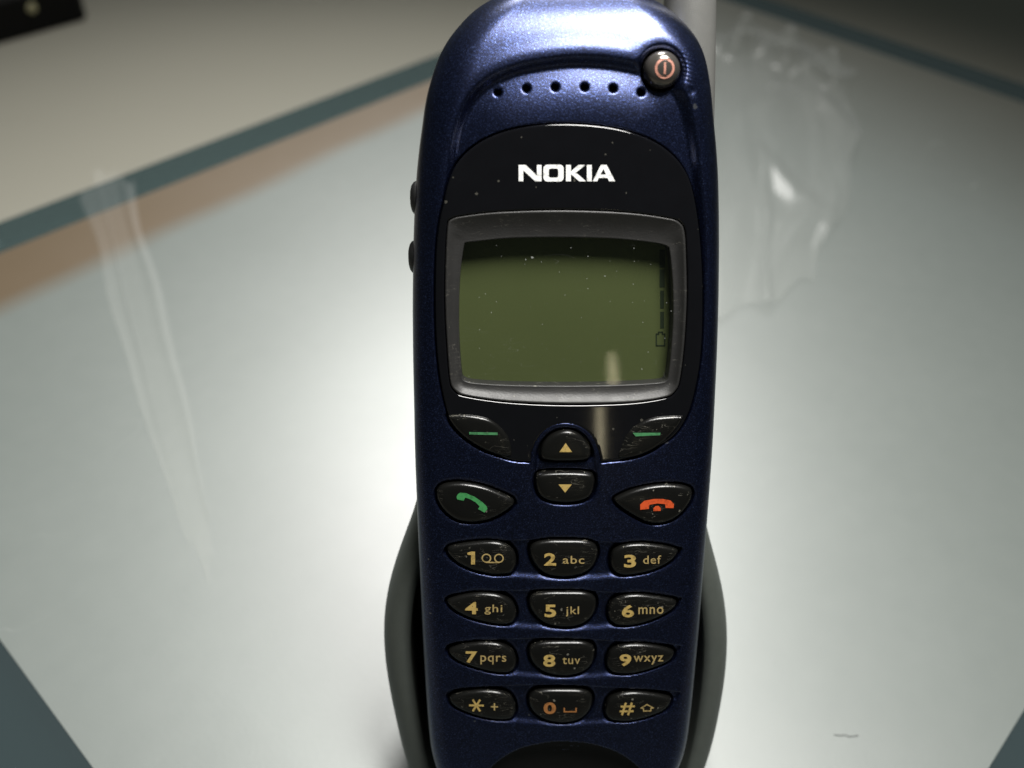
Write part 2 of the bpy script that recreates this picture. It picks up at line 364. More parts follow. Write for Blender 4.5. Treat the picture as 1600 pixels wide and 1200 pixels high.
def poly(pts, n=96, z=0.0, off=(0, 0), sc=1.0, sm=True):
    q = np.array([P(off[0] + x / sc, off[1] + y / sc, z) for x, y in pts])
    return ccw(smooth_loop(q, n)) if sm else ccw(q)
ZA, ZB, ZC, ZD = ((680, 630), 6.0), ((880, 630), 6.0), ((580, 820), 2.6667), ((620, 620), 2.963)
def zp(pts, zm, n=96): return poly(pts, n, 0, zm[0], zm[1])
KEYS = {
 'soft_left': zp([(118, 130), (160, 104), (270, 100), (400, 115), (500, 140), (580, 185), (640, 245), (690, 320), (715, 400), (722, 475), (700, 500), (600, 490), (450, 435), (300, 345), (185, 240)], ZA),
 'soft_right': zp([(1135, 128), (1100, 114), (1000, 115), (860, 128), (750, 160), (650, 225), (585, 300), (540, 400), (510, 490), (530, 518), (600, 518), (720, 490), (860, 425), (990, 320), (1080, 220)], ZB),
 'up': zp([(664, 270), (675, 220), (710, 178), (760, 155), (810, 155), (855, 180), (888, 225), (897, 268), (875, 291), (780, 297), (690, 293)], ZD),
 'down': zp([(643, 375), (668, 352), (780, 345), (888, 352), (915, 375), (913, 420), (895, 460), (850, 482), (780, 490), (710, 483), (665, 460), (645, 420)], ZD),
 'call': zp([(10, 870), (25, 805), (85, 762), (200, 745), (330, 752), (480, 785), (620, 840), (720, 890), (742, 930), (720, 970), (620, 1040), (500, 1095), (350, 1120), (220, 1105), (120, 1050), (40, 960)], ZA),
 'end': zp([(475, 905), (520, 865), (650, 810), (800, 775), (950, 760), (1100, 770), (1190, 800), (1215, 850), (1195, 930), (1120, 1030), (1020, 1100), (900, 1130), (780, 1115), (650, 1050), (530, 970)], ZB),
 '1': zp([(318, 100), (350, 85), (430, 72), (510, 68), (560, 80), (592, 108), (604, 140), (603, 172), (588, 198), (560, 207), (500, 208), (420, 190), (360, 162), (322, 128)], ZC),
 '2': zp([(660, 115), (678, 77), (730, 63), (800, 61), (890, 64), (935, 84), (944, 130), (920, 180), (870, 208), (800, 218), (730, 207), (685, 172)], ZC),
 '3': zp([(998, 140), (1015, 102), (1060, 82), (1130, 77), (1220, 88), (1272, 104), (1280, 120), (1250, 155), (1180, 190), (1100, 208), (1040, 210), (1003, 185)], ZC),
 '4': zp([(318, 318), (370, 297), (450, 284), (530, 290), (580, 315), (603, 355), (602, 392), (578, 413), (520, 415), (430, 397), (360, 368), (322, 338)], ZC),
 '5': zp([(657, 325), (675, 290), (720, 278), (800, 276), (890, 279), (932, 302), (937, 348), (915, 390), (870, 418), (800, 427), (725, 412), (677, 372)], ZC),
 '6': zp([(988, 362), (1005, 320), (1045, 296), (1110, 289), (1200, 300), (1262, 315), (1275, 335), (1245, 365), (1170, 400), (1090, 420), (1025, 419), (992, 395)], ZC),
 '7': zp([(325, 525), (370, 504), (450, 490), (530, 493), (580, 518), (603, 558), (602, 594), (578, 615), (520, 617), (430, 597), (360, 570), (328, 545)], ZC),
 '8': zp([(657, 535), (675, 499), (720, 486), (800, 483), (885, 486), (926, 509), (930, 555), (910, 595), (865, 620), (800, 630), (722, 615), (675, 580)], ZC),
 '9': zp([(982, 572), (1000, 525), (1040, 502), (1110, 496), (1190, 505), (1252, 524), (1265, 545), (1240, 574), (1160, 605), (1080, 622), (1012, 618), (985, 597)], ZC),
 '*': zp([(328, 725), (370, 705), (450, 690), (530, 693), (578, 715), (600, 755), (599, 790), (575, 811), (510, 812), (430, 796), (360, 769), (330, 745)], ZC),
 '0': zp([(655, 735), (675, 698), (720, 685), (800, 683), (880, 687), (918, 710), (921, 750), (900, 788), (858, 815), (795, 825), (722, 812), (674, 780)], ZC),
 '#': zp([(975, 775), (990, 730), (1030, 704), (1100, 696), (1180, 705), (1243, 722), (1252, 742), (1225, 775), (1150, 805), (1070, 820), (1002, 815), (978, 796)], ZC),
}
LENS = poly([(692, 318), (700, 285), (716, 252), (750, 222), (800, 202), (870, 193), (950, 198), (1010, 215), (1052, 242), (1077, 278), (1090, 330), (1098, 400), (1100, 480), (1096, 560), (1084, 625),
             (1070, 660), (1050, 685), (1015, 705), (985, 716), (940, 722), (883, 723), (830, 722), (795, 718), (760, 702), (725, 681), (703, 655), (690, 610), (682, 550), (679, 480), (680, 400), (685, 350)], 200)
_bz = [(699, 352), (704, 343), (720, 338), (780, 331), (880, 328), (980, 332), (1045, 341), (1062, 347), (1070, 360), (1073, 400), (1074, 470), (1070, 540), (1063, 595), (1056, 612), (1040, 622), (980, 630),
       (880, 632), (790, 628), (725, 619), (710, 611), (703, 597), (698, 540), (695, 470), (696, 400)]
BEZ = poly(_bz, 200)
_bi = [(725, 384), (729, 379), (745, 377), (800, 372), (880, 371), (960, 373), (1020, 379), (1041, 384), (1046, 390), (1051, 440), (1052, 490), (1049, 545), (1044, 588), (1039, 596), (1020, 599), (960, 602), (880, 603), (800, 602), (745, 599), (727, 595), (722, 588), (718, 540), (717, 490), (719, 430)]
BEZ_IN = poly(_bi, 200, z=-1.0)
ISLAND = poly([(828, 735), (830, 705), (842, 680), (860, 665), (883, 660), (906, 665), (925, 680), (936, 705), (940, 735), (938, 765), (928, 783), (905, 791), (883, 793), (860, 791), (840, 784), (830, 765)], 120)
NAVPOCK = poly([(834, 735), (836, 708), (847, 686), (863, 672), (883, 667), (903, 672), (920, 686), (930, 708), (934, 735), (933, 765), (924, 780), (905, 788), (883, 790), (862, 788), (844, 780), (835, 765)], 120)
BANDS = []
for dy, s in ((0, 1.0), (209, .993), (411, .987), (605, .98)):
    BANDS.append(poly([(795 + (x - 795) * s, y + dy) for x, y in [(300, 108), (350, 80), (600, 64), (800, 60), (1000, 72), (1270, 92), (1297, 112), (1230, 172), (1100, 212), (950, 230), (800, 234), (650, 227), (500, 210), (380, 172), (312, 132)]], 140, 0, *ZC))
SCOOP = poly([(688, 420), (690, 330), (697, 250), (708, 195), (728, 150), (758, 120), (800, 100), (850, 89), (900, 84), (950, 86), (1000, 95), (1045, 112), (1075, 145), (1090, 200), (1100, 270), (1108, 350), (1110, 420),
              (1108, 560), (1090, 640), (880, 700), (700, 640), (688, 560)], 220)
PWR = P(1035, 109, -.8)
MIC = poly([(745, 1215), (765, 1190), (800, 1166), (840, 1154), (880, 1150), (925, 1154), (968, 1168), (1000, 1190), (1018, 1215), (1020, 1235), (990, 1262), (940, 1275), (880, 1280), (820, 1275), (770, 1260), (745, 1235)], 120)
HOLES = [P(x, y, -.7) for x, y in ((778, 144), (823, 138), (868, 136), (914, 136), (959, 138), (1003, 144))]

def body_height(u, v):
    z = zfun(u, v)
    fade = sstep(-2, 22, v)
    # scoop under the brow: sharp step at the brow line, easing out towards the lens
    d = sdf(SCOOP, u, v, 12.0); db = np.hypot(u - PWR[0], v - PWR[1]) - 3.7
    h = np.clip(.5 + .5 * (db - d) / 1.2, 0, 1); d = db * (1 - h) + d * h - 1.2 * h * (1 - h)
    ins = np.clip(-d, 0, None)
    depth = 1.45 * sstep(.15, -1.9, d) * np.exp(-(ins / 5.4) ** 2.0) + .25 * sstep(0.1, -1.6, d)
    z = z - depth * fade
    z = z + .16 * fade * np.exp(-((d - .9) / 1.1) ** 2)          # rolled brow edge
    # number-key bands, deepest along their top, rising to a lip below
    for b in BANDS:
        s = sdf(b, u, v); vc = b[:, 1].mean()
        wdt = np.where(v > vc, .25, 1.25); z = z - .62 * sstep(.12, -1, s / wdt)
    s = sdf(NAVPOCK, u, v); z = z - .55 * sstep(.1, -.6, s)
    # lens pocket, leaving the island of the navigation keys standing
    lens = np.maximum(sdf(LENS, u, v) - .12, -(sdf(ISLAND, u, v)))
    z = z - 1.3 * sstep(.12, -.16, lens)
    z = z - 4.2 * sstep(.0, -.3, sdf(BEZ, u, v) + .6)
    for k in KEYS.values():
        s = sdf(k, u, v); z = z - 1.1 * sstep(.42, .12, s) - .12 * sstep(.95, .40, s)
    r = np.hypot(u - PWR[0], v - PWR[1]); z = z - 1.6 * sstep(2.98, 2.7, r)
    for hx_, hy_ in HOLES:
        r = np.hypot(u - hx_, v - hy_); z = z - .10 * sstep(.85, .52, r) - 1.9 * sstep(.55, .34, r)
    s = sdf(MIC, u, v, 8); z = z - 1.5 * sstep(.0, -.25, s) - 1.2 * sstep(0, -7, s)
    # worn nicks on the right shoulder
    for px, py, rr, dd in ((1079, 143, .55, .22), (716, 33, .7, .15), (1106, 128, .5, .12)):
        q = P(px, py, -1.5); r = np.hypot(u - q[0], v - q[1]); z = z - dd * np.exp(-(r / rr) ** 2)
    q0 = P(1062, 84, -1.5)
    for i in range(7):                                         # rub marks beside the power button
        c0 = q0 + np.array([.12, -.62]) * i; du, dv = u - c0[0], v - c0[1]
        z = z - .06 * np.exp(-((dv + .28 * du) / .11) ** 2) * np.exp(-((du - .8) / 1.3) ** 4)
    return z

tin = np.linspace(-.90, .90, 285); ted = .90 + .10 * np.sin(np.linspace(0, math.pi / 2, 16)[1:])
ss = np.r_[-ted[::-1], tin, ted]
vs_ = np.r_[VBOT + 2.5 * (1 - np.cos(np.linspace(0, math.pi / 2, 14)[:-1])), np.arange(VBOT + 2.5, 54.0, .155), 54.0 + 3.0 * np.sin(np.linspace(0, math.pi / 2, 20))]
vs_ = np.unique(np.round(vs_, 5))
VV = np.repeat(vs_[:, None], len(ss), 1); UU = cen(VV) + ss[None, :] * W(VV)
ZZ = body_height(UU, VV)
nr, nc = UU.shape
top = np.stack([UU, VV, ZZ], -1).reshape(-1, 3)
bi = np.r_[np.arange(nc), np.arange(1, nr) * nc + nc - 1, (nr - 1) * nc + np.arange(nc - 2, -1, -1), np.arange(nr - 2, 0, -1) * nc]   # ccw boundary
ring = top[bi]
levels = (-12.6, -13.0)
sk = [np.c_[ring[:, :2], np.full(len(ring), np.nan)] for _ in levels]
for s, lv in zip(sk, levels): s[:, 2] = np.minimum(ring[:, 2] - .02, lv)
allv = np.vstack([top] + sk); faces = [grid_faces(nr, nc)]
nb = len(bi); prev = bi
for i in range(len(levels)):
    cur = len(top) + i * nb + np.arange(nb); faces.append(np.stack([prev, cur, np.roll(cur, -1), np.roll(prev, -1)], 1)); prev = cur
body = part('front_shell', allv, np.vstack(faces), M['paint'], label='dark blue metallic front shell')

# rear shell: darker, follows the outline behind a parting line
rg = resample(ring[:, :2], 260); rg = ccw(rg); nx = np.roll(rg, -1, 0) - np.roll(rg, 1, 0); nrm = np.c_[nx[:, 1], -nx[:, 0]]; nrm /= np.linalg.norm(nrm, axis=1)[:, None]
rows = []
for off, z in ((-1.2, -12.2), (-.2, -12.4), (.10, -12.9), (.15, -14), (-.2, -20), (-1.2, -23.5), (-3.5, -25.6), (-7, -26.2)):
    rows.append(np.c_[rg + nrm * off, np.full(len(rg), z)])
n = len(rg); rv = np.vstack(rows + [np.array([[0, rg[:, 1].mean(), -26.3]])])
rf = [tuple(f) for f in grid_faces(len(rows), n, True, True)] + [((len(rows) - 1) * n + (i + 1) % n, (len(rows) - 1) * n + i, len(rv) - 1) for i in range(n)]
part('rear_shell', rv, rf, M['shell'], label='dark grey rear shell')

# --- generic domed patch from an outline (keys, dishes)
def rings_patch(outline, prof, zf):
    """prof: list of (inset mm or fraction>1 => to centre, dz)"""
    c = outline.mean(0); rmean = np.linalg.norm(outline - c, axis=1).mean(); vs, n = [], len(outline)
    d = outline - c; rl = np.linalg.norm(d, axis=1)[:, None]
    tx = np.roll(outline, -1, 0) - np.roll(outline, 1, 0); nn = np.c_[tx[:, 1], -tx[:, 0]]; nn /= np.linalg.norm(nn, axis=1)[:, None]
    for ins, dz in prof:
        if ins < 0: q = c + d * (-ins)
        else: q = .55 * (outline - nn * ins) + .45 * (c + d * (1 - ins / rmean))
        vs.append(np.c_[q, zf(q[:, 0], q[:, 1]) + dz])
    vs.append(np.array([[c[0], c[1], float(zf(c[:1], c[1:2])[0]) + prof[-1][1]]])); V_ = np.vstack(vs); m = len(prof)
    F_ = [tuple(f) for f in grid_faces(m, n, True)] + [((m - 1) * n + i, (m - 1) * n + (i + 1) % n, len(V_) - 1) for i in range(n)]
    return V_, F_
KEYPROF = [(0, -1.6), (0, -.22), (.05, -.02), (.14, .17), (.28, .34), (.46, .47), (.68, .55), (-.62, .60), (-.4, .63), (-.2, .65)]
KEYTOP = .67
def shift_prof(dz): return [(i, z + dz) for i, z in KEYPROF]
names = {'soft_left': ('soft_key', 'black left soft key with a green dash'), 'soft_right': ('soft_key', 'black right soft key with a green dash'),
         'up': ('scroll_key', 'black scroll key with a gold up arrow'), 'down': ('scroll_key', 'black scroll key with a gold down arrow'),
         'call': ('call_key', 'black call key with a green handset'), 'end': ('end_key', 'black end key with an orange red handset')}
KO = {}
for k, ol in KEYS.items():
    nm, lb = names.get(k, ('number_key', 'black key marked ' + {'*': 'star and plus', '#': 'hash and house arrow'}.get(k, k)))
    dz = -.25 if nm == 'number_key' else (-.15 if nm in ('scroll_key',) else -.10)
    V_, F_ = rings_patch(ol, shift_prof(dz), zfun); KO[k] = (part(nm, V_, F_, M['key'], label=lb), dz)

# --- display lens (annulus from the lens rim to the bezel), bezel, LCD, window
def radial(outline, c, ang):
    a = np.unwrap(np.arctan2(outline[:, 1] - c[1], outline[:, 0] - c[0])); r = np.hypot(outline[:, 0] - c[0], outline[:, 1] - c[1])
    o = np.argsort(a); a, r = a[o], r[o]
    return np.interp(ang, np.r_[a - 2 * math.pi, a, a + 2 * math.pi], np.r_[r, r, r])
DC = P(884, 470); ANG = np.linspace(-math.pi, math.pi, 520, endpoint=False); CS = np.c_[np.cos(ANG), np.sin(ANG)]
rl_, rb_, ri_ = radial(LENS, DC, ANG), radial(BEZ, DC, ANG), radial(BEZ_IN, DC, ANG)
def loft(rowsrz):
    V_ = np.vstack([np.c_[DC + CS * r[:, None], z] for r, z in rowsrz]); return V_, [tuple(f) for f in grid_faces(len(rowsrz), len(ANG), True)]
def zq(r, dz): q = DC + CS * r[:, None]; return zfun(q[:, 0], q[:, 1]) + dz
rows = [(rl_ - .05, zq(rl_ - .05, -1.1)), (rl_ - .05, zq(rl_ - .05, -.22)), (rl_ - .14, zq(rl_ - .14, -.08)), (rl_ - .3, zq(rl_ - .3, -.02))]
for t in np.linspace(.02, 1, 64):
    r = (rl_ - .3) * (1 - t) + (rb_ + .35) * t; rows.append((r, zq(r, -.02)))
rows += [(rb_ + .18, zq(rb_, -.05)), (rb_ + .05, zq(rb_, -.45)), (rb_ + .05, zq(rb_, -1.2))]
V_, F_ = loft(rows); V_[:, 2] -= 1.6 * sstep(-.12, -.42, sdf(ISLAND, V_[:, 0], V_[:, 1])); lens = part('display_lens', V_, F_, M['lens'], label='glossy black panel around the display')
rows = [(rb_, zq(rb_, -1.0)), (rb_ - .02, zq(rb_, -.30)), (rb_ - .12, zq(rb_, -.06)), (rb_ - .30, zq(rb_, .0)), (rb_ - .45, zq(rb_, -.06))]
zin = -1.0
for t in np.linspace(.08, 1, 12):
    r = (rb_ - .45) * (1 - t) + (ri_ + .25) * t
    rows.append((r, zq(rb_, -.06) * (1 - t) + zin * t - .22 * math.sin(math.pi * t)))
rows += [(ri_ + .08, np.full(len(ANG), zin + .02)), (ri_, np.full(len(ANG), zin - .10)), (ri_ - .02, np.full(len(ANG), zin - 2.9))]
V_, F_ = loft(rows); part('display_bezel', V_, F_, M['bezel'], label='grey bezel sloping in to the display')
def flat_patch(name, outline, z, mat, parent=None, label=None):
    return part(name, np.c_[outline, np.full(len(outline), z)], [tuple(range(len(outline)))], mat, parent, label, smooth=False)
inner = DC + CS * (ri_ - .01)[:, None]
ZL = zin - 2.6
lcd = flat_patch('lcd_panel', inner, ZL, M['lcd'], label='dull green liquid crystal panel')
# the clear window is a shallow dome inside the bezel
rows = [((ri_ - .02) * t, zin - .30 + .28 * (1 - t * t) * np.ones(len(ANG))) for t in (1, .96, .9, .8, .7, .6, .5, .4, .3, .2, .1, .02)]
V_, F_ = loft(rows); F_.append(tuple((len(rows) - 1) * len(ANG) + i for i in range(len(ANG))))
part('display_window', V_, F_, M['window'], label='clear dusty window over the green panel')

# --- flat print helpers
def fill(loops):
    return [tuple(t) for t in tessellate_polygon([[Vector((x, y, 0)) for x, y in lp] for lp in loops])]
def print_mesh(name, loops_list, mat, parent, zf, label=None):
    vs, fs = [], []
    for loops in loops_list:
        o = len(vs); flat = [p for lp in loops for p in lp]; tris = fill(loops)
        vs += [(x, y, 0) for x, y in flat]
        for t in tris:
            a, b, c_ = [np.array(flat[i]) for i in t]
            cr = (b[0] - a[0]) * (c_[1] - a[1]) - (b[1] - a[1]) * (c_[0] - a[0])
            if abs(cr) > 1e-9: fs.append(tuple(o + i for i in (t if cr > 0 else t[::-1])))
    V_ = np.array(vs, float); V_[:, 2] = zf(V_[:, 0], V_[:, 1])
    ob = part(name, V_, fs, mat, parent, label, smooth=False); return ob
def stroke(pts, wd, closed=False):
    """polyline -> quads (as loops)"""
    out = []; p = [np.array(q, float) for q in pts]
    if closed: p.append(p[0])
    for a, b in zip(p[:-1], p[1:]):
        d = (b - a) / (np.linalg.norm(b - a) + 1e-9); nn = np.array([-d[1], d[0]]) * wd / 2; e = d * wd * .3
        out.append([[a - e - nn, b + e - nn, b + e + nn, a - e + nn]])
    return out
def key_z(k, extra=.035):
    dz = KO[k][1]; return lambda u, v: zfun(np.asarray(u), np.asarray(v)) + KEYTOP + dz + extra
_font_cache = {}
def glyph(txt, bold, space=1.0):
    key = (txt, bold, space)
    if key in _font_cache: return _font_cache[key]
    cu = bpy.data.curves.new('glyph_tmp', 'FONT'); cu.body = txt; cu.size = 1; cu.offset = bold; cu.resolution_u = 4; cu.space_character = space
    ob = bpy.data.objects.new('glyph_tmp', cu); C.objects.link(ob); bpy.context.view_layer.update()
    me = bpy.data.meshes.new_from_object(ob.evaluated_get(bpy.context.evaluated_depsgraph_get()))
    v = np.array([tuple(x.co) for x in me.vertices])[:, :2]; f = [tuple(p.vertices) for p in me.polygons]
    bpy.data.objects.remove(ob); bpy.data.curves.remove(cu); bpy.data.meshes.remove(me)
    lo, hi = v.min(0), v.max(0); _font_cache[key] = ((v - lo) / (hi - lo), f); return _font_cache[key]
def text(name, txt, box, k, mat, bold=0.0, space=1.0):
    v, f = glyph(txt, bold, space); zt = KEYTOP + KO[k][1]
    a, b, c_ = P(box[0], box[3], zt), P(box[2], box[3], zt), P(box[0], box[1], zt)
    q = a + v[:, :1] * (b - a) + v[:, 1:] * (c_ - a)
    return part(name, np.c_[q, key_z(k)(q[:, 0], q[:, 1])], f, mat, KO[k][0], smooth=False)
def shape(name, pxloops, k, mat):
    zt = KEYTOP + KO[k][1]
    return print_mesh(name, [[[P(x, y, zt) for x, y in lp] for lp in loops] for loops in pxloops], mat, KO[k][0], key_z(k))
G, GF = M['gold'], M['goldfine']
for k, t, bd, lt, bl in (('1', '1', (730, 862, 742, 882), None, None), ('2', '2', (850, 863.5, 868.8, 883), 'abc', (879.3, 867.7, 912.8, 880)),
        ('3', '3', (975, 866.5, 993.8, 886.5), 'def', (1005, 868, 1033, 881)), ('4', '4', (726.7, 940.8, 746.5, 959.8), 'ghi', (757, 944.5, 784.8, 960)),
        ('5', '5', (850.8, 943.8, 868.8, 963.6), 'jkl', (883.8, 946.8, 904.5, 962.5)), ('6', '6', (971.6, 944.8, 990.5, 964.3), 'mno', (997.5, 948.7, 1036.8, 959.5)),
        ('7', '7', (727.7, 1018, 745.5, 1036), 'pqrs', (750.6, 1024, 791, 1038)), ('8', '8', (848.7, 1022, 867.5, 1041), 'tuv', (878.8, 1026, 906.3, 1036.6)),
        ('9', '9', (968, 1021.8, 986.4, 1040.5), 'wxyz', (990, 1024.5, 1036.4, 1038.5)), ('0', '0', (849.2, 1096.4, 868.5, 1114.7), None, None)):
    if k == '1':
        shape('digit', [[[(730, 864), (736.5, 862), (742.2, 862), (742.2, 882), (736, 882), (736, 867.3), (730.6, 867.0)]]], '1', G); continue
    text('digit', t, bd, k, M['goldworn'] if k == '0' else G, bold=.031)
    if lt: text('letters', lt, bl, k, GF, bold=.006, space=1.12)
def circ(cx_, cy_, r, wd, n=28, sy=1.0):
    a = np.linspace(0, 2 * math.pi, n, endpoint=False)
    return [[(cx_ + r * math.cos(t), cy_ + r * sy * math.sin(t)) for t in a], [(cx_ + (r - wd) * math.cos(t), cy_ + (r - wd) * sy * math.sin(t)) for t in a]]
shape('voicemail_symbol', [circ(760, 872, 7.6, 2.0, sy=.93), circ(779.6, 872, 7.6, 2.0, sy=.93)] + stroke([(760, 878.6), (779.6, 878.6)], 1.9), '1', GF)
shape('star_symbol', [l for a in (0, 60, 120) for l in stroke([(744.4 - 10.6 * math.cos(math.radians(a)), 1102.4 - 9.6 * math.sin(math.radians(a))), (744.4 + 10.6 * math.cos(math.radians(a)), 1102.4 + 9.6 * math.sin(math.radians(a)))], 3.0)], '*', G)
shape('plus_symbol', stroke([(767.5, 1104), (777.5, 1104)], 2.1) + stroke([(772.5, 1099), (772.5, 1109)], 2.1), '*', GF)
shape('space_symbol', stroke([(881.5, 1105.5), (881.5, 1111), (900, 1111), (900, 1105.5)], 2.0), '0', M['goldworn'])
shape('hash_symbol', stroke([(977.5, 1098.5), (972, 1116)], 3.2) + stroke([(987, 1098.5), (981.5, 1116)], 3.2) + stroke([(970.5, 1103.5), (991, 1103.5)], 3.0) + stroke([(968.8, 1111), (989, 1111)], 3.0), '#', G)
shape('house_arrow_symbol', stroke([(1001.5, 1106.5), (1010.8, 1101), (1021, 1106.5), (1017, 1106.8), (1017, 1111), (1005.5, 1111), (1005.5, 1106.8)], 1.7, True), '#', GF)
shape('dash', [[[(733, 675.2), (777.3, 675.6), (777.5, 679.6), (733.4, 679.0)]]], 'soft_left', M['dimgreen'])
shape('dash', [[[(988.5, 676), (1032, 676.2), (1031.6, 680.0), (993, 681.6)]]], 'soft_right', M['dimgreen'])
shape('up_arrow', [[[(883.7, 691.7), (893.8, 705.8), (873.7, 705.8)]]], 'up', G)
shape('down_arrow', [[[(872.5, 756.2), (893.3, 756.2), (882.8, 769)]]], 'down', G)
zA = lambda pts: [(680 + x / 6, 630 + y / 6) for x, y in pts]
zB = lambda pts: [(880 + x / 6, 630 + y / 6) for x, y in pts]
shape('green_handset', [[zA([(200, 880), (212, 855), (238, 840), (290, 845), (370, 878), (440, 925), (482, 966), (490, 990), (462, 1025), (402, 992), (416, 966), (380, 930), (330, 902), (282, 886), (266, 916), (206, 904)])]], 'call', M['green'])
shape('red_handset', [[zB([(722, 998), (722, 948), (760, 914), (850, 898), (930, 898), (1008, 914), (1040, 948), (1036, 986), (962, 984), (955, 947), (880, 940), (808, 952), (803, 990)])], [zB([(865, 965), (895, 963), (915, 985), (915, 1010), (845, 1012), (845, 985)])]], 'end', M['red'])

# --- maker's name on the lens
def lz(u, v): return zfun(np.asarray(u), np.asarray(v)) + .02
def logo(letter, loops):
    print_mesh('logo_letter', [[[P(600 + x / 2.6667, y / 2.6667) for x, y in lp] for lp in lps] for lps in loops], M['white'], lens, lz)
def rrect(x0, y0, x1, y1, r):
    out = []
    for cx_, cy_, a0 in ((x1 - r, y1 - r, 0), (x0 + r, y1 - r, 90), (x0 + r, y0 + r, 180), (x1 - r, y0 + r, 270)):
        out += [(cx_ + r * math.cos(math.radians(a)), cy_ + r * math.sin(math.radians(a))) for a in np.linspace(a0, a0 + 90, 6)]
    return out
logo('N', [[[(561, 687), (590, 687), (637, 731), (637, 687), (656, 687), (656, 755), (630, 755), (580, 709), (580, 755), (561, 755)]]])
logo('O', [[rrect(664, 686, 748, 756, 17), rrect(686, 702, 726, 740, 8)]])
logo('K', [[[(758, 687), (778, 687), (778, 714), (810, 687), (838, 687), (799, 719), (841, 755), (813, 755), (778, 725), (778, 755), (758, 755)]]])
logo('I', [[[(845, 687), (865, 687), (865, 755), (845, 755)]]])
logo('A', [[[(869, 755), (903, 687), (927, 687), (962, 755), (938, 755), (931, 741), (894, 741), (888, 755)], [(901, 727), (925, 727), (914, 703)]]])

# --- LCD segments (battery scale on the right)
def seg(name, x0, y0, x1, y1): print_mesh(name, [[[P(x, y, ZL) for x, y in ((x0, y0), (x1, y0), (x1, y1), (x0, y1))]]], M['lcd_ink'], lcd, lambda u, v: np.full(np.shape(u), ZL + .04))
for y0, y1, x0, x1 in ((390, 418, 1030.5, 1039), (421, 449, 1030.5, 1038.5), (454, 482, 1031.5, 1037.5), (487, 513, 1031.5, 1037.5)): seg('battery_bar', x0, y0, x1, y1)
print_mesh('battery_symbol', [[[P(x, y, ZL) for x, y in q] for q in l] for l in stroke([(1025.5, 522), (1029, 522), (1029, 519), (1035, 519), (1035, 522), (1038.5, 522), (1038.5, 540), (1025.5, 540)], 2.2, True)], M['lcd_ink'], lcd, lambda u, v: np.full(np.shape(u), ZL + .04))

# --- power button
a = np.linspace(0, 2 * math.pi, 48, endpoint=False); oc = PWR + 2.62 * np.c_[np.cos(a), np.sin(a)]
PZ = float(zfun(PWR[:1], PWR[1:])[0]) - .15
ball = [(0, -2.0), (0, -.25), (.10, .20), (.32, .62), (.65, .98), (1.05, 1.22), (-.42, 1.36), (-.25, 1.45), (-.1, 1.49)]
V_, F_ = rings_patch(oc, ball, lambda u, v: np.full(np.shape(u), PZ)); pb = part('power_button', V_, F_, M['power'], label='round dark power button with a salmon ring symbol')
def pz(u, v):
    r = np.hypot(np.asarray(u) - PWR[0], np.asarray(v) - PWR[1]); return PZ + 1.53 - .10 * r ** 2
def uvc(r0, r1, n=40): return [[PWR + np.array([.08, .12]) + r * np.array([math.cos(t), math.sin(t)]) for t in np.linspace(0, 2 * math.pi, n, endpoint=False)] for r in (r0, r1)]
print_mesh('power_ring', [uvc(1.42, 1.08)], M['pink'], pb, pz)
print_mesh('power_bar', [[[PWR + np.array([.08, .12]) + np.array(q) for q in ((-.15, y), (.15, y), (.15, y + .2), (-.15, y + .2))]] for y in np.arange(-.8, .75, .2)], M['pink'], pb, pz)

# --- earpiece holes and microphone
for hx_, hy_ in HOLES:
    a = np.linspace(0, 2 * math.pi, 20, endpoint=False); z = float(zfun(np.array([hx_]), np.array([hy_]))[0]) - 2.4
    flat_patch('earpiece_hole', np.c_[hx_ + .48 * np.cos(a), hy_ + .48 * np.sin(a)], z, M['black'])
MICI = MIC.mean(0) + (MIC - MIC.mean(0)) * .985
V_, F_ = rings_patch(ccw(MICI), [(0, -1.6), (0, -.55), (.3, -.75), (1, -1.1), (-.7, -1.7), (-.45, -2.2), (-.2, -2.4)], zfun)
part('microphone_dish', V_, F_, M['black'], label='black dished microphone plate at the foot of the keypad')

# --- volume buttons on the left flank
for py in (311, 404):
    c0 = P(648, py, -4.5); vb = c0[1]; ub = float(cen(vb) - W(vb)) + .55
    th = np.linspace(-math.pi / 2, math.pi / 2, 17); ph = np.linspace(0, 2 * math.pi, 24, endpoint=False); vsb = []
    for r, e in ((1.0, 0), (1.0, .45), (.93, .8), (.75, 1.12), (.45, 1.32), (.1, 1.38)):
        vsb += [(ub - e, vb + 2.6 * r * math.cos(p), -6.3 + 2.0 * r * math.sin(p)) for p in ph]
    part('volume_button', vsb, [tuple(f) for f in grid_faces(6, 24, True)] + [tuple(range(120, 144))], M['rubber'], label='black volume button on the side')

# --- antenna stub on the right shoulder
ac = P(1077, 40, -16.0); ph = np.linspace(0, 2 * math.pi, 40, endpoint=False); vsa = []
prof = [(30, 4.35), (44, 4.3), (57, 4.1), (62, 3.95), (72, 3.7), (78, 3.45), (80.5, 2.9), (81.8, 1.9), (82.2, .4)]
for v, r in prof: vsa += [(ac[0] + r * math.cos(p) - .02 * (v - ac[1]), v, -16.0 + r * math.sin(p)) for p in ph]
part('antenna', vsa, [tuple(f) for f in grid_faces(len(prof), 40, True, True)] + [tuple(range((len(prof) - 1) * 40, len(prof) * 40))[::-1]], M['antenna'], label='grey stub antenna at the top right shoulder')

